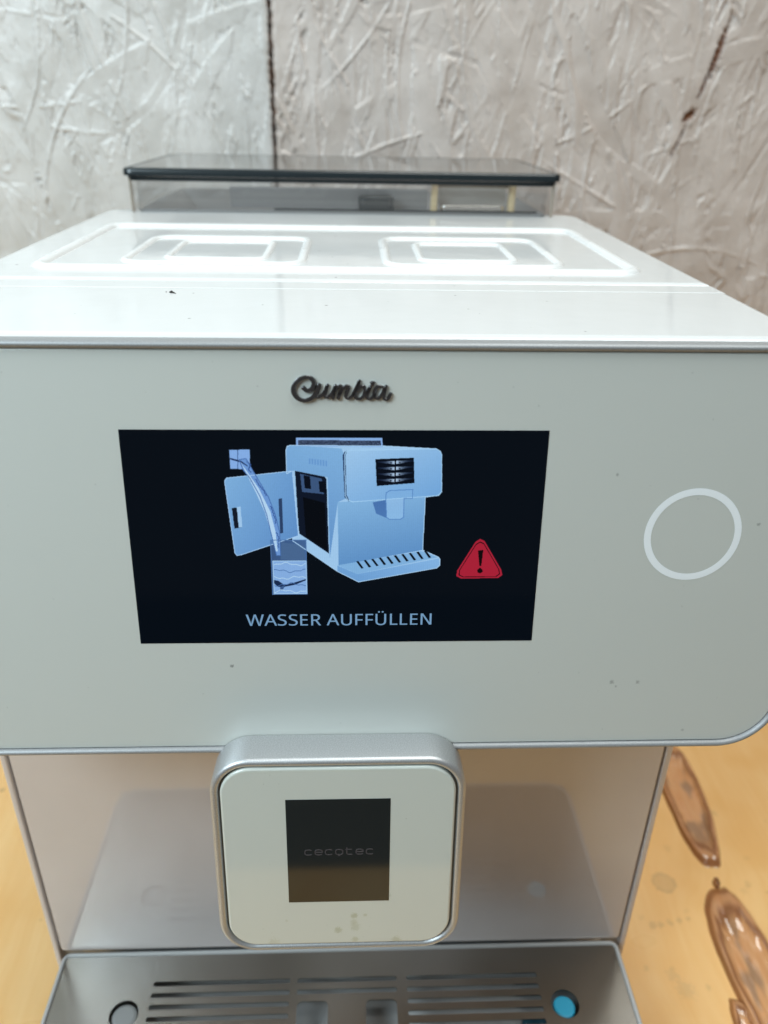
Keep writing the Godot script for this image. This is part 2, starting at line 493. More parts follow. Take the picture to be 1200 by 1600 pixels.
func knot(t: Node3D, m: Material, a: Vector2, b: Vector2, w: float, s: int) -> void:
	# a shallow dish of amber resin over a brown pocket in the grain: thick rim, sunken middle
	var mesh := Build.new()
	var n := noise(1.0, 3, 30 + s)
	var along := (b - a) / 2
	var side := Vector2(-along.y, along.x).normalized() * w
	var mid := (a + b) / 2
	var rings := 30
	var segs := 84
	var pos := []
	var col := []
	for i in rings + 1:
		var rho := 1.12 * i / rings
		var row := []
		var crow := []
		for k in segs:
			var ang := TAU * k / segs
			var cs := cos(ang)
			var sd := sin(ang)
			var wob := 1.0 + 0.09 * n.get_noise_2d(cs * 0.9 + s, sd * 0.9) + 0.015 * n.get_noise_2d(cs * 3.0 + s * 7, sd * 3.0)
			var u := signf(cs) * pow(absf(cs), 0.8) * rho * wob
			var v2 := signf(sd) * pow(absf(sd), 0.72) * rho * wob * (1.0 - 0.16 * u)
			var p := mid + along * u + side * v2
			var lip := 0.80 + 0.10 * n.get_noise_2d(cs * 2.0 + 9.0, sd * 2.0 + s)      # the inner edge of the poured rim wanders
			var hgt := 0.0011
			hgt += 0.0022 * smoothstep(lip - 0.22, lip + 0.02, rho)
			if rho > 0.93: hgt = lerpf(hgt, -0.0003, smoothstep(0.93, 1.05, rho))
			hgt += n.get_noise_2d(p.x * 110, p.y * 45) * 0.0006 * (1.0 - smoothstep(0.8, 1.0, rho))
			row.append(Vector3(p.x, hgt, p.y))
			var g := n.get_noise_2d(p.x * 200, p.y * 40) * 0.5 + 0.5
			var c := Color(0.58, 0.26, 0.10).lerp(Color(0.66, 0.37, 0.18), g)
			var stain := smoothstep(0.05, 0.4, n.get_noise_2d(p.x * 60 + 5.0, p.y * 26 + 2.0)) * 0.7
			c = c.lerp(Color(0.24, 0.15, 0.095), stain * (1.0 - smoothstep(0.6, 0.9, rho)))
			var dark := smoothstep(lip - 0.10, lip, rho) * (1.0 - 0.75 * smoothstep(lip + 0.02, lip + 0.10, rho))
			dark = maxf(dark, smoothstep(0.90, 0.97, rho) * (1.0 - smoothstep(1.02, 1.07, rho)) * (0.6 + 0.5 * g))
			c = c.lerp(Color(0.20, 0.065, 0.02), clampf(dark, 0, 1) * 0.85)
			c = c.lerp(Color(0.66, 0.40, 0.15), smoothstep(1.01, 1.08, rho + 0.08 * (g - 0.5)))
			crow.append(c)
		pos.append(row)
		col.append(crow)
	var nrm := func(i: int, k: int) -> Vector3:
		var i0 := maxi(i - 1, 0)
		var i1 := mini(i + 1, rings)
		if i == 0: return Vector3.UP
		var dr: Vector3 = pos[i1][k] - pos[i0][k]
		var dk: Vector3 = pos[i][(k + 1) % segs] - pos[i][(k + segs - 1) % segs]
		var q := dr.cross(dk).normalized()
		return q if q.y > 0 else -q
	for i in rings:
		for k in segs:
			var l := (k + 1) % segs
			var q := [pos[i][k], pos[i][l], pos[i + 1][l], pos[i + 1][k]]
			var nn := [nrm.call(i, k), nrm.call(i, l), nrm.call(i + 1, l), nrm.call(i + 1, k)]
			var cc := [col[i][k], col[i][l], col[i + 1][l], col[i + 1][k]]
			for o in [[0, 1, 2], [0, 2, 3]]:
				var before := mesh.v.size()
				mesh.tri(q[o[0]], q[o[1]], q[o[2]], nn[o[0]], nn[o[1]], nn[o[2]])
				if mesh.v.size() > before:
					for e in 3:
						for h in o:
							if mesh.v[before + e] == q[h]: mesh.c[before + e] = cc[h]
	obj("knot", mesh.mesh(), m, t)


# ------------------------------------------------------------------ painted strand-board wall
func wall() -> void:
	var w := Node3D.new()
	w.name = "wall"
	w.position = Vector3(0, 0, -0.43)
	add_child(w)
	tag(w, "rough painted strand-board wall in off-white, behind the coffee machine", "wall")
	var back := Build.new()
	back.box(Vector3(-0.95, -0.75, -0.06), Vector3(1.0, 0.95, -0.016))
	obj("backing", back.mesh(), mat(lin(0.05, 0.028, 0.015), 0.9), w)
	var paint := mat(Color.WHITE, 0.36, 0.0, 0.5)
	paint.vertex_color_use_as_albedo = true
	var seam := -0.0500
	board(w, paint, -0.9, seam - 0.0009, true, 3)
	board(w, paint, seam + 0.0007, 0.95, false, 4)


func lines(lo: float, hi: float, f0: float, f1: float, fine: float) -> PackedFloat32Array:
	var out := PackedFloat32Array()
	var x := lo
	while x < hi - 1e-5:
		out.append(x)
		x += fine if x >= f0 - 1e-5 and x < f1 else minf(0.02, maxf(fine, (f0 - x) if x < f0 else 0.02))
	out.append(hi)
	return out


func board(w: Node3D, m: Material, x0: float, x1: float, seam_right: bool, s: int) -> void:
	var fx0 := maxf(x0, -0.30)
	var fx1 := minf(x1, 0.38)
	var fy0 := LIFT - 0.09
	var fy1 := LIFT + 0.20
	var res := 0.0008
	var gw := int((fx1 - fx0) / res) + 2
	var gh := int((fy1 - fy0) / res) + 2
	var h := PackedFloat32Array()
	h.resize(gw * gh)
	var brown := PackedFloat32Array()
	brown.resize(gw * gh)
	var r := RandomNumberGenerator.new()
	r.seed = s * 101
	var edge := noise(0.09, 3, s + 40)
	# strands pressed over one another, most of them near upright
	var count := int((fx1 - fx0) * (fy1 - fy0) * 12500.0)
	for i in count:
		var c := Vector2(r.randf_range(-10, gw + 10), r.randf_range(-30, gh + 30))
		var ang := PI / 2 + r.randfn(0.0, 0.30)
		if r.randf() < 0.16: ang = r.randf_range(0, PI)
		var half := r.randf_range(20, 125)
		var wide := r.randf_range(1.8, 10.0)
		if r.randf() < 0.45: wide = r.randf_range(1.1, 2.2)
		var d := Vector2(cos(ang), sin(ang))
		var nn := Vector2(-d.y, d.x)
		var tilt := r.randf_range(-0.55, 0.55)
		var lift := r.randf_range(0.25, 0.75)
		if wide < 2.0: lift = r.randf_range(0.5, 1.1)
		var bend := r.randf_range(-0.004, 0.004)
		var pointed := r.randf_range(0.25, 1.0)
		var ci := clampi(int(c.y), 0, gh - 1) * gw + clampi(int(c.x), 0, gw - 1)
		var base := h[ci] * 0.55 + lift
		var ext := half + wide + 2
		for y in range(maxi(0, int(c.y - absf(d.y) * ext - wide - 3)), mini(gh, int(c.y + absf(d.y) * ext + wide + 4))):
			for x in range(maxi(0, int(c.x - absf(d.x) * ext - wide - 3)), mini(gw, int(c.x + absf(d.x) * ext + wide + 4))):
				var p := Vector2(x, y) - c
				var u := p.dot(d)
				var v := p.dot(nn) + bend * u * u
				var e := absf(u) / half
				if e > 1.05: continue
				var ww := wide * (1.0 - pointed * e * e * e) + edge.get_noise_2d(u * 3 + i * 31, signf(v) * 50) * 0.7
				var k := clampf((ww - absf(v)) / 1.2, 0, 1) * clampf((1.05 - e) * half / 2.2, 0, 1)
				if k > 0.0:
					var at := y * gw + x
					h[at] = lerpf(h[at], base + tilt * v / wide * 0.6, k)
	# torn places where bare wood shows
	for e in ([] if seam_right else [[0.2525, 0.137, 0.0025, 0.017, 0.2], [0.247, 0.118, 0.0011, 0.012, 0.25], [0.2405, 0.0985, 0.0035, 0.005, 0.5], [0.236, 0.083, 0.0009, 0.012, 0.35]]):
		for y in gh:
			for x in gw:
				var p := Vector2(fx0 + x * res - e[0], fy0 - LIFT + y * res - e[1])
				p.x -= p.y * e[4]
				var q := Vector2(p.x / e[2], p.y / e[3]).length() + edge.get_noise_2d(x * 4, y * 3) * 0.6
				if q < 1.1:
					brown[y * gw + x] = maxf(brown[y * gw + x], clampf((1.1 - q) * 3, 0, 1))
					h[y * gw + x] -= clampf((1.1 - q) * 2, 0, 1) * 1.3
	var grain := noise(0.35, 3, s + 50)
	var broad := noise(0.012, 3, s + 60)
	var tone := noise(0.02, 4, s + 70)
	var xs := lines(x0, x1, fx0, fx1, res)
	var ys := lines(-0.74, 0.94, fy0, fy1, res)
	var nx := xs.size()
	var ny := ys.size()
	var pos := PackedVector3Array()
	pos.resize(nx * ny)
	var col := PackedColorArray()
	col.resize(nx * ny)
	var rim := x1 if seam_right else x0
	for j in ny:
		var gy := roundi((ys[j] - fy0) / res)
		var edge_shift := edge.get_noise_2d(j * 1.4, 77.0) * 0.0011 if gy > 0 and gy < gh else 0.0
		var peel := 0.0022 + 0.0030 * maxf(0.0, edge.get_noise_2d(j * 0.5, 500.0) + 0.1) 
		for i in nx:
			var gx := roundi((xs[i] - fx0) / res)
			var z := 0.0
			var bare := 0.0
			if gx >= 0 and gx < gw and gy >= 0 and gy < gh:
				z = h[gy * gw + gx]
				bare = brown[gy * gw + gx]
				z += grain.get_noise_2d(gx, gy * 0.6) * 0.10
			z += broad.get_noise_2d(xs[i] * 1200, ys[j] * 1200) * 0.8
			var far := absf(xs[i] - rim)
			var x := xs[i]
			if far < 0.004:
				x += edge_shift * (1.0 - far / 0.004)
				z -= pow(1.0 - far / 0.004, 2) * 1.2
			var rust := clampf((peel * (0.33 if not seam_right else 0.4) - far) / 0.0006, 0, 1) * clampf(0.75 + edge.get_noise_2d(j * 2.0, gx * 2.0), 0, 1)
			bare = maxf(bare, rust)
			pos[j * nx + i] = Vector3(x, ys[j], z * 0.0016)
			var t := tone.get_noise_2d(xs[i] * 1100, ys[j] * 700)
			var c := (Color(0.69, 0.67, 0.645) if seam_right else Color(0.655, 0.585, 0.54)).lerp(Color(0.57, 0.55, 0.52) if seam_right else Color(0.535, 0.46, 0.41), clampf(0.5 + t * 0.9, 0, 1))  # right board darker and warmer: the falling light is put into its colour
			c = c.lerp(Color(0.44, 0.385, 0.33), clampf(grain.get_noise_2d(gx * 0.35 + 300, gy * 0.2) * 1.3 - 0.45, 0, 0.6))
			c = c.lerp(Color(0.22, 0.085, 0.035).lerp(Color(0.12, 0.05, 0.025), clampf(0.5 + grain.get_noise_2d(gx, gy), 0, 1)), bare)
			col[j * nx + i] = c
	var nor := PackedVector3Array()
	nor.resize(nx * ny)
	var idx := PackedInt32Array()
	idx.resize((nx - 1) * (ny - 1) * 6)
	var o := 0
	for j in ny:
		for i in nx:
			var a := pos[j * nx + mini(i + 1, nx - 1)] - pos[j * nx + maxi(i - 1, 0)]
			var b := pos[mini(j + 1, ny - 1) * nx + i] - pos[maxi(j - 1, 0) * nx + i]
			nor[j * nx + i] = a.cross(b).normalized()
			if i < nx - 1 and j < ny - 1:
				var p := j * nx + i
				idx[o] = p; idx[o + 1] = p + nx; idx[o + 2] = p + 1
				idx[o + 3] = p + 1; idx[o + 4] = p + nx; idx[o + 5] = p + nx + 1
				o += 6
	# the board's cut edge along the seam
	var st := pos.size()
	var ei := nx - 1 if seam_right else 0
	for j in ny:
		for k in 2:
			var p := pos[j * nx + ei]
			pos.append(p if k == 0 else Vector3(p.x, p.y, -0.0155))
			nor.append(Vector3.RIGHT if seam_right else Vector3.LEFT)
			col.append(Color(0.13, 0.06, 0.03))
		if j < ny - 1:
			var p := st + j * 2
			idx.append_array([p, p + 1, p + 2, p + 1, p + 3, p + 2] if seam_right else [p, p + 2, p + 1, p + 1, p + 2, p + 3])
	var arr := []
	arr.resize(Mesh.ARRAY_MAX)
	arr[Mesh.ARRAY_VERTEX] = pos
	arr[Mesh.ARRAY_NORMAL] = nor
	arr[Mesh.ARRAY_COLOR] = col
	arr[Mesh.ARRAY_INDEX] = idx
	var me := ArrayMesh.new()
	me.add_surface_from_arrays(Mesh.PRIMITIVE_TRIANGLES, arr)
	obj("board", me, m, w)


# ------------------------------------------------------------------ the coffee machine
func machine() -> void:
	var c := Node3D.new()
	c.name = "coffee_machine"
	c.position = ROOT
	add_child(c)
	tag(c, "white bean-to-cup coffee machine with wide touch screen, silver spout cover and smoky bean hopper", "coffee machine")
	var shift := Vector3(0, LIFT, 0) - ROOT
	var face := Transform3D(Basis(Vector3.RIGHT, -TILT), shift)          # x right, y up the glass, z out of it
	var level := func(y: float, z: float, x := 0.0) -> Transform3D: return Transform3D(flat_basis(), shift + Vector3(x, y, z))

	var white := mat(lin(0.64, 0.645, 0.64), 0.10)
	white.heightmap_enabled = true
	white.heightmap_scale = 0.004
	white.heightmap_texture = noise_tex(0.02, 4, 71, Color.BLACK, Color.WHITE, 512, true)
	white.uv1_triplanar = true
	white.uv1_scale = Vector3(5, 5, 5)
	white.roughness_texture = noise_tex(0.006, 5, 72, Color(0.55, 0.55, 0.55), Color(1, 1, 1))
	var dust := Image.create(1024, 1024, false, Image.FORMAT_RGB8)
	dust.fill(Color.WHITE)
	var dn := noise(0.05, 3, 76)
	for i in 60: dots(dust, Vector2(rng.randf_range(6, 1018), rng.randf_range(6, 1018)), rng.randf_range(0.9, 2.4), Color(0.42, 0.40, 0.38), dn, rng.randf_range(0.25, 0.85))
	white.albedo_texture = ImageTexture.create_from_image(dust)
	var satin := mat(lin(0.68, 0.615, 0.59), 0.05, 0.0, 0.62)
	satin.albedo_texture = noise_tex(0.012, 3, 74, Color(0.975, 0.97, 0.965), Color(1, 1, 1))
	satin.uv1_triplanar = true
	satin.uv1_scale = Vector3(2, 2, 2)
	var silver := mat(lin(0.56, 0.57, 0.58), 0.44, 0.72)
	silver.albedo_texture = noise_tex(0.32, 2, 75, Color(0.88, 0.88, 0.88), Color(1, 1, 1))
	silver.uv1_triplanar = true
	silver.uv1_scale = Vector3(14, 14, 14)
	var rubber := mat(lin(0.03, 0.03, 0.03), 0.8)

	# body, recess panel, head, lids
	var b := Build.new()
	b.ringed([Vector2(0.002, -0.266), Vector2(0, -0.264), Vector2(0, -0.012)] + arc_in(0.003, -0.006), 0.2516, 0.336, 0.0035, true, true, 6)
	obj("housing", b.mesh(), white, c, level.call(0.0, ZB - 0.0036 - 0.168))
	b = Build.new()
	b.ringed([Vector2(0, -0.0045), Vector2(0, -0.0006)] + arc_in(0.0006, 0.0, 3), 0.2440, 0.172, 0.0015, true, true, 4)
	obj("recess_panel", b.mesh(), satin, c, Transform3D(Basis.IDENTITY, shift + Vector3(0, -0.139, ZB)))
	for x in [-0.1246, 0.1246]:
		b = Build.new()
		b.ringed([Vector2(0, -0.0042), Vector2(0, -0.0007)] + arc_in(0.0008, 0.0, 4), 0.0026, 0.200, 0.0008, false, true, 4)
		obj("edge_strip", b.mesh(), satin, c, Transform3D(Basis.IDENTITY, shift + Vector3(x, -0.160, ZB - 0.0006)))
	b = Build.new()
	b.far_r = 0.0006
	b.ringed([Vector2(0, -0.112), Vector2(0, -0.0035)] + arc_in(0.0035, 0.0, 6), 0.2464, 0.0578, 0.0006, true, true, 4)
	obj("head", b.mesh(), white, c, level.call(TOP, -0.0394))
	b = Build.new()
	b.ringed([Vector2(0, -0.01)] + arc_in(0.0012, 0.0, 3), 0.2456, 0.012, 0.001, false, true, 3)
	obj("seam_strip", b.mesh(), white, c, level.call(TOP - 0.0005, -0.0735))
	b = Build.new()
	b.far_r = 0.012
	b.ringed([Vector2(0, -0.02), Vector2(0, -0.0035)] + arc_in(0.0035, 0.0, 6), 0.2464, 0.183, 0.0006, true, true, 8)
	var lid := obj("cup_tray", b.mesh(), white, c, level.call(TOP, -0.1695))
	# raised beads: a rounded-square outline with a smooth hump for a section
	var matt := white.duplicate() as StandardMaterial3D
	matt.roughness = 0.42
	matt.albedo_color = lin(0.70, 0.705, 0.70)
	var beads := [[0.212, 0.106, 0.0, -0.0225, 0.009, 0.0052, 0.0014], [0.0665, 0.062, -0.0455, -0.0335, 0.009, 0.0036, 0.0010], [0.0665, 0.066, 0.048, -0.0325, 0.009, 0.0036, 0.0010], [0.0385, 0.043, -0.0455, -0.0340, 0.006, 0.0031, 0.0009], [0.0380, 0.043, 0.0468, -0.0340, 0.006, 0.0031, 0.0009]]
	for e in beads:
		b = Build.new()
		var hump := []
		for i in 9:
			var t := i / 8.0
			hump.append(Vector2(e[5] * t, -0.0001 + e[6] * pow(sin(PI * t), 0.7)))
		b.ringed(hump, e[0], e[1], e[4], false, false, 8, Vector3(e[2], 0, 0))
		# beads sit at their own depth on the lid: local y runs away from the viewer
		obj("raised_bead", b.mesh(), matt, lid, Transform3D(Basis.IDENTITY, Vector3(0, e[3], 0)))
	for e in [[-0.10, -0.06], [0.10, -0.06], [-0.10, -0.34], [0.10, -0.34]]:
		b = Build.new()
		b.drum(Vector3.ZERO, 0.011, 0, 0.012, 0.0062)
		obj("foot", b.mesh(), rubber, c, level.call(-0.272, e[1], e[0]))

	hopper(c, shift)
	front(c, face, silver, white)
	spout_cover(c, face, silver, white)
	drip_tray(c, shift)


func hopper(c: Node3D, shift: Vector3) -> void:
	var h := Node3D.new()
	h.name = "bean_hopper"
	h.position = shift + Vector3(0, TOP - 0.005, -0.3045)
	c.add_child(h)
	var stand := Transform3D(flat_basis(), Vector3.ZERO)
	var smoke := mat(lin(0.10, 0.095, 0.09), 0.05, 0.0, 0.5)
	smoke.transparency = BaseMaterial3D.TRANSPARENCY_ALPHA
	smoke.albedo_color.a = 0.08
	var lidm := mat(lin(0.16, 0.15, 0.135), 0.08, 0.0, 0.7)
	lidm.transparency = BaseMaterial3D.TRANSPARENCY_ALPHA
	lidm.albedo_color.a = 0.34
	var dark := mat(lin(0.014, 0.020, 0.023), 0.22)
	var b := Build.new()
	b.ringed([Vector2(0.0, 0.0), Vector2(0.0, 0.0215)], 0.2145, 0.115, 0.006, false, false, 6)
	b.ringed([Vector2(0.0022, 0.0215), Vector2(0.0022, 0.0)], 0.2145, 0.115, 0.006, false, false, 6)
	obj("smoky_wall", b.mesh(), smoke, h, stand)
	b = Build.new()
	b.ringed([Vector2(0.003, -0.012), Vector2(0.003, 0.0062), Vector2(0.0042, 0.0062), Vector2(0.020, -0.010)], 0.2145, 0.115, 0.006, true, true, 6)
	obj("bean_well", b.mesh(), mat(lin(0.34, 0.335, 0.33), 0.35), h, stand)
	b = Build.new()
	b.box(Vector3(-0.036, 0.0040, 0.0505), Vector3(0.100, 0.0070, 0.0530))
	obj("dark_rail", b.mesh(), dark, h)
	b = Build.new()
	b.ringed([Vector2(0.0030, 0.0012), Vector2(0.0030, 0.0033), Vector2(0.0035, 0.0035)], 0.2195, 0.121, 0.005, true, true, 6)
	var l := obj("lid", b.mesh(), lidm, h, Transform3D(flat_basis(), Vector3(0, 0.0222, 0)))
	b = Build.new()
	b.ringed([Vector2(0.0030, 0.0), Vector2(0.0, 0.0), Vector2(0, 0.0026), Vector2(0.0008, 0.0034), Vector2(0.0030, 0.0036), Vector2(0.0030, 0.0)], 0.2195, 0.121, 0.005, false, false, 6)
	obj("lid_rim", b.mesh(), dark, l)
	b = Build.new()
	b.ringed([Vector2(0.0, -0.0024), Vector2(0, -0.0004), Vector2(0.003, -0.0004), Vector2(0.003, -0.0024), Vector2(0, -0.0024)], 0.2165, 0.1175, 0.005, false, false, 6)
	obj("lid_seal", b.mesh(), dark, l)
	for x in [-0.1066, 0.1066]:
		b = Build.new()
		b.ringed([Vector2(0, 0.0006), Vector2(0, 0.0208)], 0.0016, 0.0016, 0.0006, true, true, 3)
		obj("corner_highlight", b.mesh(), mat(lin(0.34, 0.29, 0.24), 0.15), h, Transform3D(flat_basis(), Vector3(x, 0, 0.0568)))  # pale strips on the glass corners, their edge highlight put into the colour
	# inside: pale funnel side, dark knob, two ivory posts with a clear cup between them
	b = Build.new()
	b.box(Vector3(-0.060, 0.006, 0.0385), Vector3(0.044, 0.0160, 0.0400))
	obj("funnel_side", b.mesh(), mat(lin(0.42, 0.42, 0.425), 0.35), h)
	b = Build.new()
	b.ringed([Vector2(0, 0), Vector2(0, 0.004)] + arc_in(0.0015, 0.0066, 3), 0.0185, 0.012, 0.003, false, true, 4)
	obj("dial", b.mesh(), dark, h, Transform3D(flat_basis(), Vector3(0.0165, 0.0066, 0.0470)))
	var ivory := mat(lin(0.78, 0.60, 0.34), 0.3)
	for x in [0.0465, 0.0868]:
		b = Build.new()
		b.ringed([Vector2(0, 0), Vector2(0, 0.0125)] + arc_in(0.0008, 0.0135, 3), 0.0034, 0.006, 0.001, false, true, 3)
		obj("post", b.mesh(), ivory, h, Transform3D(flat_basis(), Vector3(x, 0.0069, 0.050)))
	b = Build.new()
	b.box(Vector3(0.0484, 0.0180, 0.0490), Vector3(0.0849, 0.0192, 0.0505))
	obj("hinge_bar", b.mesh(), mat(lin(0.20, 0.14, 0.08), 0.4), h)
	b = Build.new()
	b.ringed([Vector2(0, 0), Vector2(0, 0.0015)] + arc_in(0.0008, 0.0026, 3), 0.034, 0.010, 0.003, false, true, 4)
	obj("chrome_catch", b.mesh(), mat(lin(0.75, 0.72, 0.68), 0.12, 1.0), h, Transform3D(flat_basis(), Vector3(0.0667, 0.0069, 0.046)))
	b = Build.new()
	b.box(Vector3(0.0492, 0.0095, 0.0452), Vector3(0.0842, 0.0176, 0.0462))
	obj("catch_plate", b.mesh(), mat(lin(0.50, 0.47, 0.43), 0.3), h)


func front(c: Node3D, face: Transform3D, silver: Material, white: Material) -> void:
	# silver frame: flat rim with a half-round bead round the glass
	var w := 0.2590
	var vt := 0.0520
	var vb := -0.0662
	var ctr := Vector3(0, (vt + vb) / 2, 0)
	var b := Build.new()
	var pr := [Vector2(0.003, -0.0075), Vector2(0, -0.0075), Vector2(0, -0.0010)]
	for i in 9:
		var a := PI * i / 8
		pr.append(Vector2(0.00105 - 0.00105 * cos(a), -0.0006 + 0.0016 * sin(a)))
	pr.append(Vector2(0.0021, -0.0016))
	b.ringed(pr, w, vt - vb, 0.0178, true, false, 14, ctr)
	var rim := silver.duplicate() as StandardMaterial3D
	rim.albedo_color = lin(0.36, 0.365, 0.37)
	rim.roughness = 0.5
	rim.metallic = 0.35
	obj("front_bezel", b.mesh(), rim, c, face)
	# glass, painted white behind
	var im := Image.create(1024, 470, false, Image.FORMAT_RGB8)
	im.fill(Color(0.785, 0.797, 0.775))
	var n := noise(0.05, 3, 81)
	var px := func(u: float, v: float) -> Vector2: return Vector2((u / 0.2548 + 0.5) * 1024, (0.5 - (v - ctr.y) / (vt - vb - 0.0042)) * 470)
	for e in [[-0.0297, -0.0373, 2.2, 0.6], [0.0781, -0.0437, 3.0, 0.35], [0.0795, -0.0452, 1.4, 0.35], [0.0857, -0.0438, 2.4, 0.35], [0.1125, 0.0046, 2.0, 0.4], [0.0726, 0.0185, 1.6, 0.35], [0.1012, -0.0603, 2.0, 0.25]]:
		dots(im, px.call(e[0], e[1]), e[2], Color(0.36, 0.37, 0.36), n, e[3])
	for i in 60:
		dots(im, Vector2(rng.randf_range(5, 1018), rng.randf_range(5, 465)), rng.randf_range(0.5, 1.2), Color(0.55, 0.56, 0.54), n, rng.randf_range(0.1, 0.4))
	var glass := mat(Color.WHITE, 0.42)
	glass.albedo_texture = ImageTexture.create_from_image(im)
	glass.clearcoat_enabled = true
	glass.clearcoat = 1.0
	glass.clearcoat_roughness = 0.05
	b = Build.new()
	b.ringed([Vector2(0, -0.004), Vector2(0, -0.0004)] + arc_in(0.0004, 0.0, 2), 0.2548, vt - vb - 0.0042, 0.0157, false, true, 12, ctr)
	# cap texture coordinates run over the glass
	for i in b.v.size():
		b.uv[i] = Vector2(b.v[i].x / 0.2548 + 0.5, 0.5 - (b.v[i].y - ctr.y) / (vt - vb - 0.0042))
	obj("front_glass", b.mesh(), glass, c, face)
	display(c, face)
	# touch ring: print on the glass
	var ring := Build.new()
	for k in 72:
		var q := []
		for e in [[k, 0.0132], [k + 1, 0.0132], [k + 1, 0.0113], [k, 0.0113]]:
			q.append(Vector3(0.0951 + e[1] * cos(TAU * e[0] / 72), 0.0015 + e[1] * sin(TAU * e[0] / 72), 0.00005))
		ring.quad(q[0], q[1], q[2], q[3], Vector3.BACK)
	tag(obj("touch_ring", ring.mesh(), mat(lin(0.88, 0.92, 0.94), 0.35), c, face), "pale ring of the touch button")
	# script lettering in dark chrome
	var lg := Build.new()
	var first := true
	for line in SCRIPT_STROKES:
		var raw := PackedVector2Array()
		for i in range(0, line.size(), 2): raw.append(Vector2(line[i], line[i + 1]) * 0.001)
		var sm := smooth(raw, 6)
		var ww := PackedFloat32Array()
		for i in sm.size():
			var d := (sm[mini(i + 1, sm.size() - 1)] - sm[maxi(i - 1, 0)]).normalized()
			ww.append((0.00062 if first else 0.00045) * (0.72 + 0.28 * absf(d.y)))
		lg.stroke(sm, ww, -0.0001, 0.0008 if first else 0.00078)
		first = false
	tag(obj("name_badge", lg.mesh(), mat(lin(0.24, 0.24, 0.25), 0.25, 1.0), c, face), "raised dark chrome script lettering")


func smooth(raw: PackedVector2Array, sub: int) -> PackedVector2Array:
	var out := PackedVector2Array()
	for i in raw.size() - 1:
		var a := raw[maxi(i - 1, 0)]
		var d := raw[mini(i + 2, raw.size() - 1)]
		for k in sub:
			out.append(raw[i].cubic_interpolate(raw[i + 1], a, d, float(k) / sub))
	out.append(raw[-1])
	return out


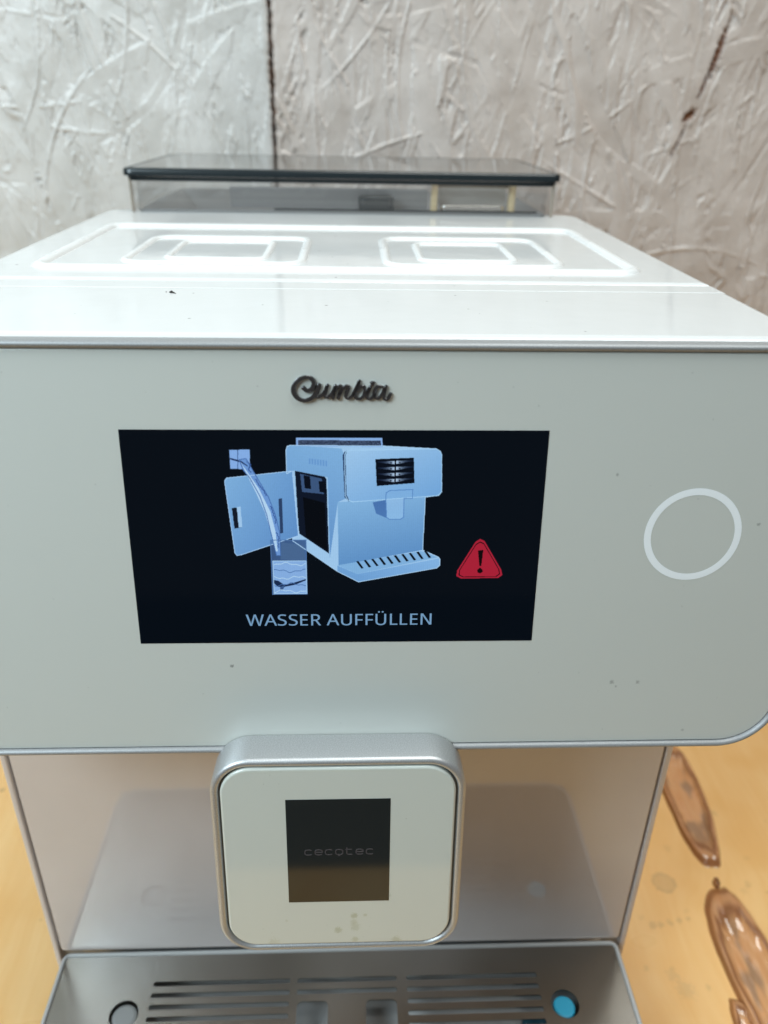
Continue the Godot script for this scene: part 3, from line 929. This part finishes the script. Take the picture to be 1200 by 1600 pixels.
func display(c: Node3D, face: Transform3D) -> void:
	var im := Image.create(1080, 604, false, Image.FORMAT_RGB8)
	var black := Color(0.018, 0.045, 0.080)
	var light := Color(0.66, 0.83, 0.98)
	var mid := Color(0.53, 0.735, 0.92)
	var low := Color(0.40, 0.58, 0.83)
	var ink := Color(0.02, 0.05, 0.10)
	im.fill(black)
	var order := [["sil", light], ["side", mid], ["front", Color(0.56, 0.76, 0.93)], ["opening", Color(0.05, 0.09, 0.16)], ["inner", Color(0.25, 0.36, 0.52)], ["sq1", ink], ["sq2", ink], ["tank", Color(0.015, 0.03, 0.06)],
		["door", mid], ["slot", Color(0.18, 0.27, 0.42)], ["handle", Color(0.06, 0.10, 0.16)], ["handle2", light],
		["hopper", Color(0.56, 0.72, 0.94)], ["beans", Color(0.22, 0.28, 0.40)],
		["head", Color(0.66, 0.83, 0.98)], ["headl", Color(0.14, 0.22, 0.38)], ["ui", ink], ["spouts", Color(0.30, 0.47, 0.72)], ["spout", Color(0.64, 0.81, 0.97)],
		["trayf", Color(0.555, 0.755, 0.95)], ["traytop", mid],
		["glass", Color(0.24, 0.36, 0.54)], ["air", Color(0.30, 0.43, 0.60)], ["water", Color(0.55, 0.72, 0.93)], ["sq", Color(0.10, 0.18, 0.32)], ["sqb", Color(0.25, 0.38, 0.58)],
		["tap", Color(0.55, 0.72, 0.95)], ["stem", Color(0.45, 0.63, 0.88)], ["stem2", Color(0.74, 0.88, 1.0)], ["tapl", Color(0.25, 0.38, 0.58)], ["tapc", Color(0.14, 0.23, 0.40)]]
	for e in order: fill(im, SCREEN[e[0]], e[1])
	# the picture on the screen has its own drawn shading: tints across each drawn face, thin outlines, lettering block
	var tints := [["front", Vector2(0.2, 1), Color(0.36, 0.57, 0.80)], ["side", Vector2(-0.3, 1), Color(0.40, 0.60, 0.83)], ["door", Vector2(1, 0.6), Color(0.38, 0.58, 0.82)], ["head", Vector2(0.5, 1), Color(0.46, 0.68, 0.90)], ["spout", Vector2(0.2, 1), Color(0.58, 0.78, 0.96)], ["trayf", Vector2(-0.4, 1), Color(0.44, 0.65, 0.87)], ["water", Vector2(0.3, 1), Color(0.42, 0.60, 0.83)], ["glass", Vector2(0.1, 0), Color(0.28, 0.42, 0.62)]]
	for e in tints: tint(im, SCREEN[e[0]], e[1], e[2])
	for e in ["traytop", "ui", "water", "air", "sq", "sqb", "stem", "stem2", "tapl", "tapc", "slot", "handle", "handle2"]:
		for o in order:
			if o[0] == e: fill(im, SCREEN[e], o[1])
	for e in [["sil", Color(0.70, 0.86, 1.0)], ["door", Color(0.68, 0.84, 1.0)], ["head", Color(0.68, 0.86, 1.0)], ["glass", Color(0.34, 0.50, 0.72)], ["water", Color(0.70, 0.86, 1.0)], ["stem", Color(0.30, 0.46, 0.72)], ["spout", Color(0.36, 0.55, 0.80)]]: edge(im, SCREEN[e[0]], e[1])
	for i in 7: im.fill_rect(Rect2i(470 + i * 7, 74 + i, 4, 15), Color(0.43, 0.63, 0.86))
	for row in 5:
		for x in range(371, 455):
			var y := 366 + row * 20 + int(4.0 * sin(x * 0.09 + row * 1.7) + 2.0 * sin(x * 0.23 + row))
			if y < 452: im.fill_rect(Rect2i(x, y, 1, 2), Color(0.30, 0.46, 0.70) if row % 2 else Color(0.76, 0.90, 1.0))
	for i in 10: fill(im, SCREEN["s%d" % i], ink)
	for row in 4:
		for x in range(645, 735):
			if x > 687 and x < 692: continue
			var k := (x - 645) / 42.0 if x < 690 else (735 - x) / 43.0
			var y := 82 + row * 16 - int((x - 645) * 0.045)
			im.fill_rect(Rect2i(x, y, 1, 3 + int(6 * k)), Color(0.08, 0.13, 0.22).lerp(Color(0.75, 0.86, 0.98), k * k))
		im.fill_rect(Rect2i(677, 84 + row * 16, 4, 3), ink)
		im.fill_rect(Rect2i(699, 83 + row * 16, 4, 3), ink)
	# grain of coffee beans and the fine mesh of the picture cells
	for y in range(26, 43):
		for x in range(444, 654):
			if rng.randf() < 0.42 and im.get_pixel(x, y).b > 0.3 and im.get_pixel(x, y).b < 0.5: im.set_pixel(x, y, Color(0.42, 0.50, 0.62) if rng.randf() < 0.5 else ink)
	for y in 604:
		for x in 1080:
			var p := im.get_pixel(x, y)
			if p.b > 0.3:
				var k := 0.97 + 0.05 * rng.randf() - (0.04 if y % 4 == 0 else 0.0) - (0.03 if x % 5 == 0 else 0.0)
				im.set_pixel(x, y, Color(p.r * k, p.g * k, p.b * k))
	var stem := [[306, 76], [322, 90], [316, 104], [330, 118], [338, 140], [352, 160], [366, 190], [372, 214], [380, 240], [378, 262], [386, 290], [384, 320]]
	for i in stem.size() - 1:
		var a := Vector2(stem[i][0], stem[i][1])
		var d := Vector2(stem[i + 1][0], stem[i + 1][1])
		for k in 24:
			var q := a.lerp(d, k / 24.0) + Vector2(sin(k * 0.9) * 1.2, 0)
			if (i + k / 12) % 3: im.fill_rect(Rect2i(int(q.x), int(q.y), 2, 2), Color(0.22, 0.36, 0.60))
	fill(im, SCREEN["tri"], Color(0.68, 0.13, 0.22))
	var tri: Array = SCREEN["tri"]
	var inner := []
	for i in range(0, tri.size(), 2):
		inner.append(921 + (tri[i] - 921) * 0.90)
		inner.append(373 + (tri[i + 1] - 373) * 0.90)
	fill(im, inner, Color(0.10, 0.03, 0.05))
	for i in range(0, tri.size(), 2):
		inner[i] = 921 + (tri[i] - 921) * 0.86
		inner[i + 1] = 373 + (tri[i + 1] - 373) * 0.86
	fill(im, inner, Color(0.68, 0.13, 0.22))
	fill(im, SCREEN["ex"], Color(0.06, 0.02, 0.03))
	fill(im, SCREEN["exd"], Color(0.06, 0.02, 0.03))
	var m := mat(Color(0.01, 0.012, 0.015), 0.06, 0.0, 0.30)
	m.emission_enabled = true
	m.emission = Color.BLACK
	m.emission_texture = ImageTexture.create_from_image(im)
	m.emission_energy_multiplier = 0.85
	var b := Build.new()
	var hw := 0.0540
	var hh := 0.0301
	b.box(Vector3(-hw, -hh, -0.0004), Vector3(hw, hh, 0.00006))
	for i in b.v.size(): b.uv[i] = Vector2(b.v[i].x / (2 * hw) + 0.5, 0.5 - b.v[i].y / (2 * hh))
	var d := obj("display_screen", b.mesh(), m, c, face)
	tag(d, "lit touch screen asking for water to be refilled")
	var t := TextMesh.new()
	t.text = "WASSER AUFFÜLLEN"
	var f := SystemFont.new()
	f.font_names = ["Droid Sans"]
	t.font = f
	t.font_size = 64
	t.pixel_size = 0.00007
	t.depth = 0.00003
	t.curve_step = 0.5
	t.horizontal_alignment = HORIZONTAL_ALIGNMENT_LEFT
	t.vertical_alignment = VERTICAL_ALIGNMENT_CENTER
	var box := t.get_aabb()
	var tm := mat(Color(0.05, 0.06, 0.08), 0.3)
	tm.emission_enabled = true
	tm.emission = Color(0.50, 0.67, 0.82)
	tm.emission_energy_multiplier = 0.75
	var sx := 0.0507 / box.size.x
	var sy := 0.0043 / box.size.y
	obj("caption", t, tm, d, Transform3D(Basis(Vector3(sx, 0, 0), Vector3(0, sy, 0), Vector3(0, 0, 1)), Vector3(-0.0250 - box.position.x * sx, -0.0249 - box.position.y * sy, 0.00009)))


func spout_cover(c: Node3D, face: Transform3D, silver: Material, white: Material) -> void:
	var s := Node3D.new()
	s.name = "spout_cover"
	s.transform = face * Transform3D(Basis.IDENTITY, Vector3(0.0, -0.0953, 0.0))
	c.add_child(s)
	var b := Build.new()
	b.ringed([Vector2(0.0, 0.0003), Vector2(0, 0.0105), Vector2(0.00035, 0.0115), Vector2(0.0012, 0.0119), Vector2(0.0020, 0.0116), Vector2(0.0024, 0.0105)], 0.0722, 0.0700, 0.0112, true, false, 14)
	obj("silver_frame", b.mesh(), silver, s)
	b = Build.new()
	b.ringed([Vector2(0.0022, 0.0104), Vector2(0.0032, 0.0104)], 0.0722, 0.0700, 0.0112, false, true, 14)
	obj("groove", b.mesh(), mat(lin(0.16, 0.16, 0.155), 0.4, 0.6), s)
	var im := Image.create(512, 490, false, Image.FORMAT_RGB8)
	im.fill(Color(0.785, 0.80, 0.772))
	var n := noise(0.06, 3, 91)
	var px := func(u: float, v: float) -> Vector2: return Vector2((u / 0.0664 + 0.5) * 512, (0.5 - (v + 0.0953) / 0.0648) * 490)
	for e in [[0.0043, -0.1166, 9, 0.4], [0.0076, -0.1164, 5, 0.3], [-0.0006, -0.1221, 10, 0.35], [0.0046, -0.1210, 13, 0.22], [0.0046, -0.1260, 9, 0.3], [0.0042, -0.1190, 9, 0.2], [0.0170, -0.1266, 12, 0.3], [-0.016, -0.118, 4, 0.15], [0.0150, -0.109, 4, 0.15], [-0.02, -0.1268, 16, 0.15]]:
		dots(im, px.call(e[0], e[1]), e[2], Color(0.55, 0.56, 0.42), n, e[3])
	for i in 50: dots(im, Vector2(rng.randf_range(5, 507), rng.randf_range(5, 485)), rng.randf_range(0.5, 1.6), Color(0.5, 0.5, 0.45), n, rng.randf_range(0.1, 0.35))
	var g := mat(Color.WHITE, 0.42)
	g.albedo_texture = ImageTexture.create_from_image(im)
	g.clearcoat_enabled = true
	g.clearcoat = 1.0
	g.clearcoat_roughness = 0.05
	b = Build.new()
	b.ringed([Vector2(0, 0.0100), Vector2(0, 0.0108)] + arc_in(0.0007, 0.0119, 4), 0.0664, 0.0648, 0.0088, false, true, 12)
	for i in b.v.size(): b.uv[i] = Vector2(b.v[i].x / 0.0664 + 0.5, 0.5 - b.v[i].y / 0.0648)
	obj("white_glass", b.mesh(), g, s)
	b = Build.new()
	b.box(Vector3(-0.01500, -0.0156, 0.0115), Vector3(0.01470, 0.0218, 0.01196))
	var d := obj("small_display", b.mesh(), mat(lin(0.014, 0.017, 0.017), 0.06, 0.0, 0.54), s)
	tag(d, "small dark display in the spout cover")
	# dim lettering on the small display, drawn in strokes
	var st := Build.new()
	var y0 := 0.0021
	var lw := 0.0021
	var hgt := 0.00185
	var x := -0.0101
	for ch in ["c", "e", "c", "o", "t", "e", "c"]:
		var ps := []
		var cx := x + lw / 2 + 0.0002
		var arc := func(a0: float, a1: float) -> PackedVector2Array:
			var o := PackedVector2Array()
			for i in 19:
				var a := deg_to_rad(lerpf(a0, a1, i / 18.0))
				var e := Vector2(signf(cos(a)) * pow(absf(cos(a)), 0.7), signf(sin(a)) * pow(absf(sin(a)), 0.7))
				o.append(Vector2(cx + e.x * lw / 2, y0 + hgt / 2 + e.y * hgt / 2))
			return o
		match ch:
			"c": ps = [arc.call(48, 312)]
			"e": ps = [arc.call(0, 318), PackedVector2Array([Vector2(cx - lw / 2, y0 + hgt / 2), Vector2(cx + lw / 2, y0 + hgt / 2)])]
			"o": ps = [arc.call(0, 360), PackedVector2Array([Vector2(cx - 0.0002, y0 - 0.0004), Vector2(cx + 0.0002, y0 - 0.0004)])]
			"t": ps = [PackedVector2Array([Vector2(cx - lw * 0.36, y0 + hgt * 1.35), Vector2(cx - lw * 0.36, y0 + 0.0003), Vector2(cx - lw * 0.2, y0), Vector2(cx + lw * 0.35, y0)]), PackedVector2Array([Vector2(cx - lw * 0.5, y0 + hgt), Vector2(cx + lw * 0.3, y0 + hgt)])]
		for p in ps:
			var w := PackedFloat32Array()
			w.resize(p.size())
			w.fill(0.00016)
			st.stroke(p, w, 0.01196, 0.00003)
		x += 0.00296
	var tm := mat(Color(0.05, 0.05, 0.06), 0.3)
	tm.emission_enabled = true
	tm.emission = Color(0.30, 0.30, 0.34)
	tm.emission_energy_multiplier = 0.34
	obj("display_lettering", st.mesh(), tm, s)
	b = Build.new()
	b.ringed([Vector2(0.002, -0.030), Vector2(0, -0.028), Vector2(0, 0.0)], 0.056, 0.058, 0.006, true, true, 5, Vector3(0, 0.002, 0))
	obj("spout_block", b.mesh(), white, s)


func drip_tray(c: Node3D, shift: Vector3) -> void:
	var t := Node3D.new()
	t.name = "drip_tray"
	var y := -0.2255                     # rim
	var zf := 0.0535
	t.position = shift + Vector3(0, y, (ZB + zf) / 2 + 0.0002)
	c.add_child(t)
	var len := zf - ZB - 0.0004
	var white := mat(lin(0.45, 0.44, 0.43), 0.3)
	var b := Build.new()
	b.far_r = 0.0035
	b.ringed([Vector2(0.004, -0.0445), Vector2(0, -0.040), Vector2(0, -0.0006)] + arc_in(0.0008, 0.0, 3) + [Vector2(0.0013, 0.0), Vector2(0.0017, -0.0005), Vector2(0.0022, -0.016), Vector2(0.004, -0.0175)], 0.2420, len, 0.012, true, true, 8)
	obj("basin", b.mesh(), white, t, Transform3D(flat_basis(), Vector3.ZERO))
	# stamped steel plate with slots, two cup windows and two round holes; local x right, z towards the viewer
	var steel := mat(lin(0.43, 0.415, 0.385), 0.24, 1.0)
	steel.heightmap_enabled = true
	steel.heightmap_scale = 0.003
	steel.heightmap_texture = noise_tex(0.4, 2, 97, Color.BLACK, Color.WHITE, 512, true)
	steel.albedo_texture = noise_tex(0.004, 3, 95, Color(0.86, 0.85, 0.83), Color(1, 1, 1))
	steel.roughness_texture = noise_tex(0.005, 3, 96, Color(0.80, 0.80, 0.80), Color(1, 1, 1))
	steel.uv1_triplanar = true
	steel.uv1_scale = Vector3(4, 4, 4)
	var zc: float = (ZB + zf) / 2 + 0.0002
	var holes := []                      # [x0, x1, z0, z1, corner radius or -1 for a disc]
	for k in 15:
		var z := -0.0233 + 0.0048 * k - zc
		for e in [[-0.0795, -0.0225], [0.0265, 0.0822]]: holes.append([e[0], e[1], z - 0.0010, z + 0.0010, 0.0006])
		if k < 2 or (k > 6 and k < 15): holes.append([-0.0195, 0.0222, z - 0.0010, z + 0.0010, 0.0006])
	for e in [[-0.0192, -0.0064], [0.0092, 0.0220]]: holes.append([e[0], e[1], -0.0146 - zc, 0.0012 - zc, 0.0022])
	holes.append([0.0857, 0.0973, -0.0166 - zc, -0.0050 - zc, -1.0])
	holes.append([-0.0946, -0.0830, -0.0168 - zc, -0.0052 - zc, -1.0])
	var p := Build.new()
	plate(p, 0.1190, len / 2 - 0.0020, 0.0100, holes, 0.0008)
	obj("steel_plate", p.mesh(), steel, t, Transform3D(Basis.IDENTITY, Vector3(0, -0.0008, 0)))
	var blue := mat(lin(0.02, 0.30, 0.46), 0.4)
	b = Build.new()
	b.drum(Vector3.ZERO, 0.0046, -0.012, 0.0046, -0.0022, 32, true, 0.0008)
	var arm := Build.new()
	arm.ringed([Vector2(0, -0.0165), Vector2(0, -0.012)] + arc_in(0.001, -0.010, 2), 0.022, 0.026, 0.003, true, true, 4, Vector3(-0.0055, -0.010, -0.0030))
	obj("float_arm", arm.mesh(), mat(lin(0.006, 0.07, 0.11), 0.5), t, Transform3D(flat_basis(), Vector3(0.0913, 0, -0.0106 - zc)))
	var pin := Build.new()
	pin.drum(Vector3.ZERO, 0.0054, -0.014, 0.0054, -0.0018, 32, true, 0.0016)
	obj("pin", pin.mesh(), mat(lin(0.27, 0.27, 0.265), 0.4), t, Transform3D(flat_basis(), Vector3(-0.0888, 0, -0.0110 - zc)))
	tag(obj("float", b.mesh(), blue, t, Transform3D(flat_basis(), Vector3(0.0913, 0, -0.0106 - zc))), "turquoise float button showing through the round hole")


func plate(p: Build, hx: float, hz: float, r: float, holes: Array, thick: float) -> void:
	# cells between all hole edges; a cell outside every hole is plate, the ring between a hole's box and its outline is filled
	var xs := [-hx, hx]
	var zs := [-hz, hz]
	for h in holes:
		for k in 2:
			if not xs.has(h[k]): xs.append(h[k])
			if not zs.has(h[2 + k]): zs.append(h[2 + k])
	xs.sort()
	zs.sort()
	for i in xs.size() - 1:
		for j in zs.size() - 1:
			var m := Vector2((xs[i] + xs[i + 1]) / 2, (zs[j] + zs[j + 1]) / 2)
			if xs[i + 1] - xs[i] < 1e-7 or zs[j + 1] - zs[j] < 1e-7: continue
			if holes.any(func(h): return m.x > h[0] and m.x < h[1] and m.y > h[2] and m.y < h[3]): continue
			for y in [0.0, -thick]:
				p.quad(Vector3(xs[i], y, zs[j]), Vector3(xs[i + 1], y, zs[j]), Vector3(xs[i + 1], y, zs[j + 1]), Vector3(xs[i], y, zs[j + 1]), Vector3.UP if y == 0.0 else Vector3.DOWN)
	for h in holes:
		var w: float = h[1] - h[0]
		var d: float = h[3] - h[2]
		var ctr := Vector2((h[0] + h[1]) / 2, (h[2] + h[3]) / 2)
		var rad: float = minf(w, d) / 2 - 0.00002 if h[4] < 0 else minf(h[4], minf(w, d) / 2 - 0.0001)
		var seg := 12 if h[4] < 0 else 4
		var pts := Build.outline(w, d, rad, 0.0, seg)
		for k in pts.size():
			var a: Vector2 = pts[k][0]
			var b: Vector2 = pts[(k + 1) % pts.size()][0]
			# outer point on the box in the same direction as the corner
			var oa := onto(a, pts[k][1], w / 2, d / 2)
			var ob := onto(b, pts[(k + 1) % pts.size()][1], w / 2, d / 2)
			p.tri(v3(ctr + a), v3(ctr + b), v3(ctr + ob), Vector3.UP, Vector3.UP, Vector3.UP)
			p.tri(v3(ctr + a), v3(ctr + ob), v3(ctr + oa), Vector3.UP, Vector3.UP, Vector3.UP)
			if oa.distance_to(ob) > 1e-6 and absf(oa.x - ob.x) > 1e-7 and absf(oa.y - ob.y) > 1e-7:
				var corner := Vector2(signf(oa.x) * w / 2, signf(oa.y) * d / 2)
				p.tri(v3(ctr + oa), v3(ctr + ob), v3(ctr + corner), Vector3.UP, Vector3.UP, Vector3.UP)
			var na := Vector3(-pts[k][1].x, 0, -pts[k][1].y)
			var nb := Vector3(-pts[(k + 1) % pts.size()][1].x, 0, -pts[(k + 1) % pts.size()][1].y)
			var dn := Vector3(0, -thick, 0)
			p.tri(v3(ctr + a), v3(ctr + b), v3(ctr + b) + dn, na, nb, nb)
			p.tri(v3(ctr + a), v3(ctr + b) + dn, v3(ctr + a) + dn, na, nb, na)


func v3(p: Vector2) -> Vector3:
	return Vector3(p.x, 0, p.y)


func onto(p: Vector2, dir: Vector2, hw: float, hd: float) -> Vector2:
	var tx := (hw - absf(p.x)) / maxf(absf(dir.x), 1e-6)
	var ty := (hd - absf(p.y)) / maxf(absf(dir.y), 1e-6)
	var q := p + dir * minf(tx, ty)
	if tx < ty: q.x = signf(dir.x) * hw
	else: q.y = signf(dir.y) * hd
	return q


func crumb() -> void:
	var b := Build.new()
	for e in [[0.0, 0.0, 0.0008], [0.0009, -0.0006, 0.0005], [-0.0008, 0.0007, 0.0004], [0.0016, -0.0012, 0.0003], [-0.0022, 0.0010, 0.0003]]:
		b.drum(Vector3(e[0], e[1], 0) * 0.8, e[2] * 0.75, 0, e[2] * 0.45, e[2] * 0.85, 7, true, e[2] * 0.2)
	tag(obj("crumb", b.mesh(), mat(lin(0.02, 0.016, 0.012), 0.6), self, Transform3D(flat_basis(), Vector3(-0.0495, TOP + LIFT - 0.00005, -0.0585))), "tiny dark crumb lying on the white machine top", "crumb")
